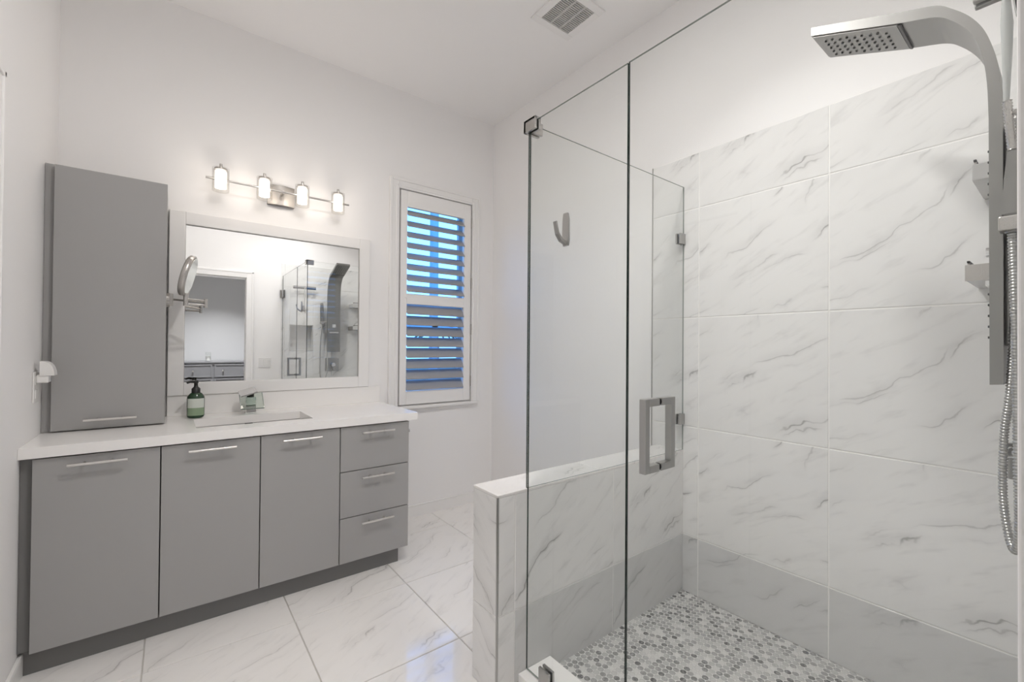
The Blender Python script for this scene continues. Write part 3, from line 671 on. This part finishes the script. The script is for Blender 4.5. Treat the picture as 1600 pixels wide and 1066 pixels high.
hs = thing('hand_shower', 'chrome hand shower with a long ribbed metal hose looping below', 'hand shower', (1.418, 0.09, 1.5))
b = MB()
secs = [(1.478, 0.066, 0.1025, 0.017), (1.56, 0.064, 0.0985, 0.018), (1.63, 0.062, 0.0925, 0.018), (1.685, 0.062, 0.084, 0.016), (1.70, 0.064, 0.078, 0.012)]
vr = [[b.bm.verts.new(p) for p in ((1.418-hw_, y0, z), (1.418+hw_, y0, z), (1.418+hw_, y1, z), (1.418-hw_, y1, z))] for z, y0, y1, hw_ in secs]
for r0, r1 in zip(vr, vr[1:]):
    for k in range(4): b.bm.faces.new((r0[k], r0[(k+1) % 4], r1[(k+1) % 4], r1[k]))
b.bm.faces.new(list(reversed(vr[0]))); b.bm.faces.new(vr[-1])
bmesh.ops.bevel(b.bm, geom=b.bm.edges[:], offset=0.003, segments=2, affect='EDGES')
b.cyl((1.418, 0.088, 1.442), (1.418, 0.088, 1.478), 0.011, seg=18).build('wand', m_steel, hs)
path = smoothpath([(1.418, 0.088, 1.445), (1.408, 0.084, 1.30), (1.402, 0.081, 1.10), (1.40, 0.079, 0.93), (1.405, 0.078, 0.83), (1.425, 0.084, 0.764), (1.455, 0.096, 0.785), (1.478, 0.106, 0.87), (1.480, 0.104, 1.0), (1.480, 0.0955, 1.10), (1.482, 0.089, 1.25), (1.486, 0.085, 1.42), (1.486, 0.07, 1.45)], 90)
fine = []; rad = []
tot = 0
for i, p in enumerate(path):
    if i: tot += (p-path[i-1]).length
    fine.append(p); rad.append(0.0078 if (int(tot/0.0034) % 2) else 0.0060)
MB().tube(fine, rad, 12).build('hose', mat('ribbed_steel_hose', (0.48, 0.475, 0.465), 0.32, 1.0), hs)

vv = thing('shower_valve', 'square shower valve with a lever on the wall below the column', 'valve', (1.555, YF+0.004, 0.955))
MB().box((1.475, YF+0.0045, 0.875), (1.635, YF+0.014, 1.035), 0.003).build('plate', m_nickel_v, vv)
MB().cyl((1.555, YF+0.014, 0.955), (1.555, YF+0.07, 0.955), 0.024, seg=24).cyl((1.555, YF+0.05, 0.955), (1.555, YF+0.085, 0.955), 0.02, seg=24).build('stem', m_chrome, vv)
MB().box((1.545, YF+0.066, 0.89), (1.565, YF+0.084, 0.96), 0.004).build('lever', m_nickel_v, vv)

sq = thing('squeegee', 'shower squeegee with a long grey handle hanging on the wall behind the column', 'squeegee', (1.225, YF+0.005, 1.7))
b = MB().box((1.10, 0.062, 1.865), (1.35, 0.078, 1.885), 0.004); b.build('blade_holder', m_chrome, sq)
MB().box((1.10, 0.066, 1.850), (1.35, 0.074, 1.8648), 0.001).build('rubber_blade', m_black, sq)
MB().tube([(1.225, 0.078, 1.872), (1.225, 0.084, 1.87), (1.225, 0.083, 1.845), (1.225, 0.082, 1.80), (1.225, 0.082, 1.74), (1.225, 0.083, 1.64)], [0.004, 0.005, 0.006, 0.0085, 0.007, 0.0035], 14).build('handle', mat('pale_grey_plastic', (0.46, 0.47, 0.46), 0.25), sq)
rr = [(0.0055 if i % 2 else 0.0072) for i in range(31)]
MB().tube([(1.225+0.0003*i, 0.082-0.0002*i, 1.655-0.003*i) for i in range(31)], rr, 12).build('grip', m_nickel, sq)
MB().box((1.21, YF+0.0045, 1.60), (1.24, YF+0.010, 1.66), 0.002).tube([(1.225, YF+0.01, 1.63), (1.225, 0.06, 1.625), (1.225, 0.074, 1.632)], 0.005, 10).build('hanger', m_nickel, sq)

for zt, zb, yf, lab in ((1.718, 1.660, 0.182, 'upper white box shelf in the shower corner behind the column'), (1.438, 1.384, 0.195, 'lower box shelf with a metal end in the shower corner')):
    cs = thing('corner_shelf', lab, 'shelf', (1.9, 0.1, zb), 'corner shelves in the shower')
    y0 = YF+0.0045; x0, x1 = 1.752, XR-0.001
    MB().box((x0, y0, zb), (x1, yf, zt-0.012), 0.002).build('tray', m_shelf, cs)
    MB().box((x0+0.004, yf-0.008, zt-0.004), (x1, yf-0.002, zt+0.002), 0.001).build('rail', m_rubber, cs)
    for px_ in (x0+0.012, x1-0.01): MB().cyl((px_, yf-0.005, zt-0.013), (px_, yf-0.005, zt-0.003), 0.003, seg=8).build('rail_post', m_nickel, cs)
    if zt < 1.5: MB().box((x0-0.003, y0, zb-0.001), (x0+0.0002, yf+0.001, zt-0.010), 0.001).build('metal_end', m_nickel, cs)

# light switches by the doorway, only in the mirror
sw = thing('switch_plate', 'white light switch plate beside the bedroom doorway', 'switch', (0.83, YF, 0.99))
MB().box((0.765, YF+0.0005, 0.935), (0.885, YF+0.006, 1.045), 0.002).build('plate', m_plastic, sw)
for x in (0.79, 0.825, 0.86): MB().box((x-0.013, YF+0.005, 0.958), (x+0.013, YF+0.009, 1.022), 0.001).build('rocker', m_plastic, sw)

# ------------------------------------------------------------------ bedroom behind the doorway (seen in the mirror)
BX0, BX1, BY0, BY1 = -2.2, 3.0, -3.55, YF-0.12
struct('floor_bedroom', MB().box((BX0, BY0, -0.06), (BX1, BY1-0.0, -0.004)), m_carpet)
struct('ceiling_bedroom', MB().box((BX0, BY0, ZC), (BX1, BY1, ZC+0.08)), m_ceil)
struct('wall_bedroom_far', MB().box((BX0, BY0-0.1, 0), (BX1, BY0, ZC)), m_bed_wall)
struct('wall_bedroom_left', wall_grid(MB(), 'x', BX0-0.1, BX0, (BY0, BY1), (0, ZC), []), m_bed_wall)
struct('wall_bedroom_right', MB().box((BX1, BY0, 0), (BX1+0.1, BY1, ZC)), m_bed_wall)
struct('wall_bedroom_near', MB().box((BX0, BY1-0.02, 0), (XL-0.1, BY1+0.1, ZC)).box((XR+0.1, BY1-0.02, 0), (BX1, BY1+0.1, ZC)), m_bed_wall)
dr = thing('dresser', 'long grey wooden dresser in the bedroom seen in the mirror', 'dresser', (0.9, -3.27, 0))
DY = -3.0
MB().box((-0.02, DY+0.004, 0.06), (1.80, BY0+0.02, 0.885)).build('carcass', m_wood, dr)
MB().box((-0.04, DY+0.025, 0.885), (1.82, BY0+0.015, 0.912), 0.004).build('top', m_wood, dr)
for xc in (0.02, 1.76):
    for yc in (DY-0.03, BY0+0.06): MB().box((xc-0.03, yc-0.03, 0), (xc+0.03, yc+0.03, 0.06)).build('foot', m_wood, dr)
for xa, xb, ks in ((0.01, 0.515, (0.262,)), (0.545, 1.235, (0.66, 1.12)), (1.265, 1.77, (1.518,))):
    for za, zb in ((0.655, 0.865), (0.40, 0.63), (0.10, 0.375)):
        d = MB().box((xa, DY+0.004, za), (xb, DY+0.018, zb), 0.003).frame(xa+0.0, xb, za, zb, 0.022, DY+0.016, DY+0.026, 0.003).build('drawer', m_wood, dr)
        for kx in ks: MB().lathe([(0.006, 0), (0.006, 0.01), (0.015, 0.016), (0.015, 0.024), (0.008, 0.03)], (0, 0, 0), 16).build('knob', m_handle, d, at=None).__setattr__('matrix_local', Matrix.Translation(Vector((kx, DY+0.018, (za+zb)/2))-world(d)) @ Matrix.Rotation(R(-90), 4, 'X'))
cg = thing('candle_holder', 'small glass candle holder on the bedroom dresser', 'candle holder', (0.465, -3.12, 0.912))
MB().lathe([(0.038, 0), (0.04, 0.004), (0.04, 0.15), (0.036, 0.15), (0.036, 0.012)], (0.465, -3.12, 0.912), 24).build('glass', m_glass_thin, cg)
MB().cyl((0.465, -3.12, 0.925), (0.465, -3.12, 1.0), 0.034).build('candle', m_plastic, cg)

# ------------------------------------------------------------------ unseen ceiling lights added for fill (above and behind the view)
m_lens = emit('downlight_lens', (1.0, 0.95, 0.9), 6.0)
labs = ['round recessed downlight in the ceiling over the open bathroom floor', 'round recessed downlight in the ceiling above the shower', 'round recessed downlight in the bedroom ceiling near the dresser', 'round recessed downlight in the bedroom ceiling near the doorway']
for (x, y, z, wts, col, *spr), lab in zip(FILL_LIGHTS, labs):
    dl = thing('downlight', lab, 'ceiling light', (x, y, z), 'recessed downlights')
    MB().lathe([(0.075, -0.001), (0.095, -0.001), (0.095, -0.006), (0.075, -0.004)], (x, y, z), 32).build('trim_ring', m_trim, dl)
    MB().lathe([(0.001, -0.002), (0.074, -0.002), (0.074, -0.003), (0.001, -0.003)], (x, y, z), 32).build('lens', m_lens, dl)
    L = bpy.data.lights.new('downlight_beam', 'AREA'); L.shape = 'DISK'; L.size = 0.15; L.energy = wts; L.color = col; L.spread = R(spr[0] if spr else 175)
    lo = bpy.data.objects.new('downlight_beam', L); C.objects.link(lo); lo.location = (x, y, z-0.012)
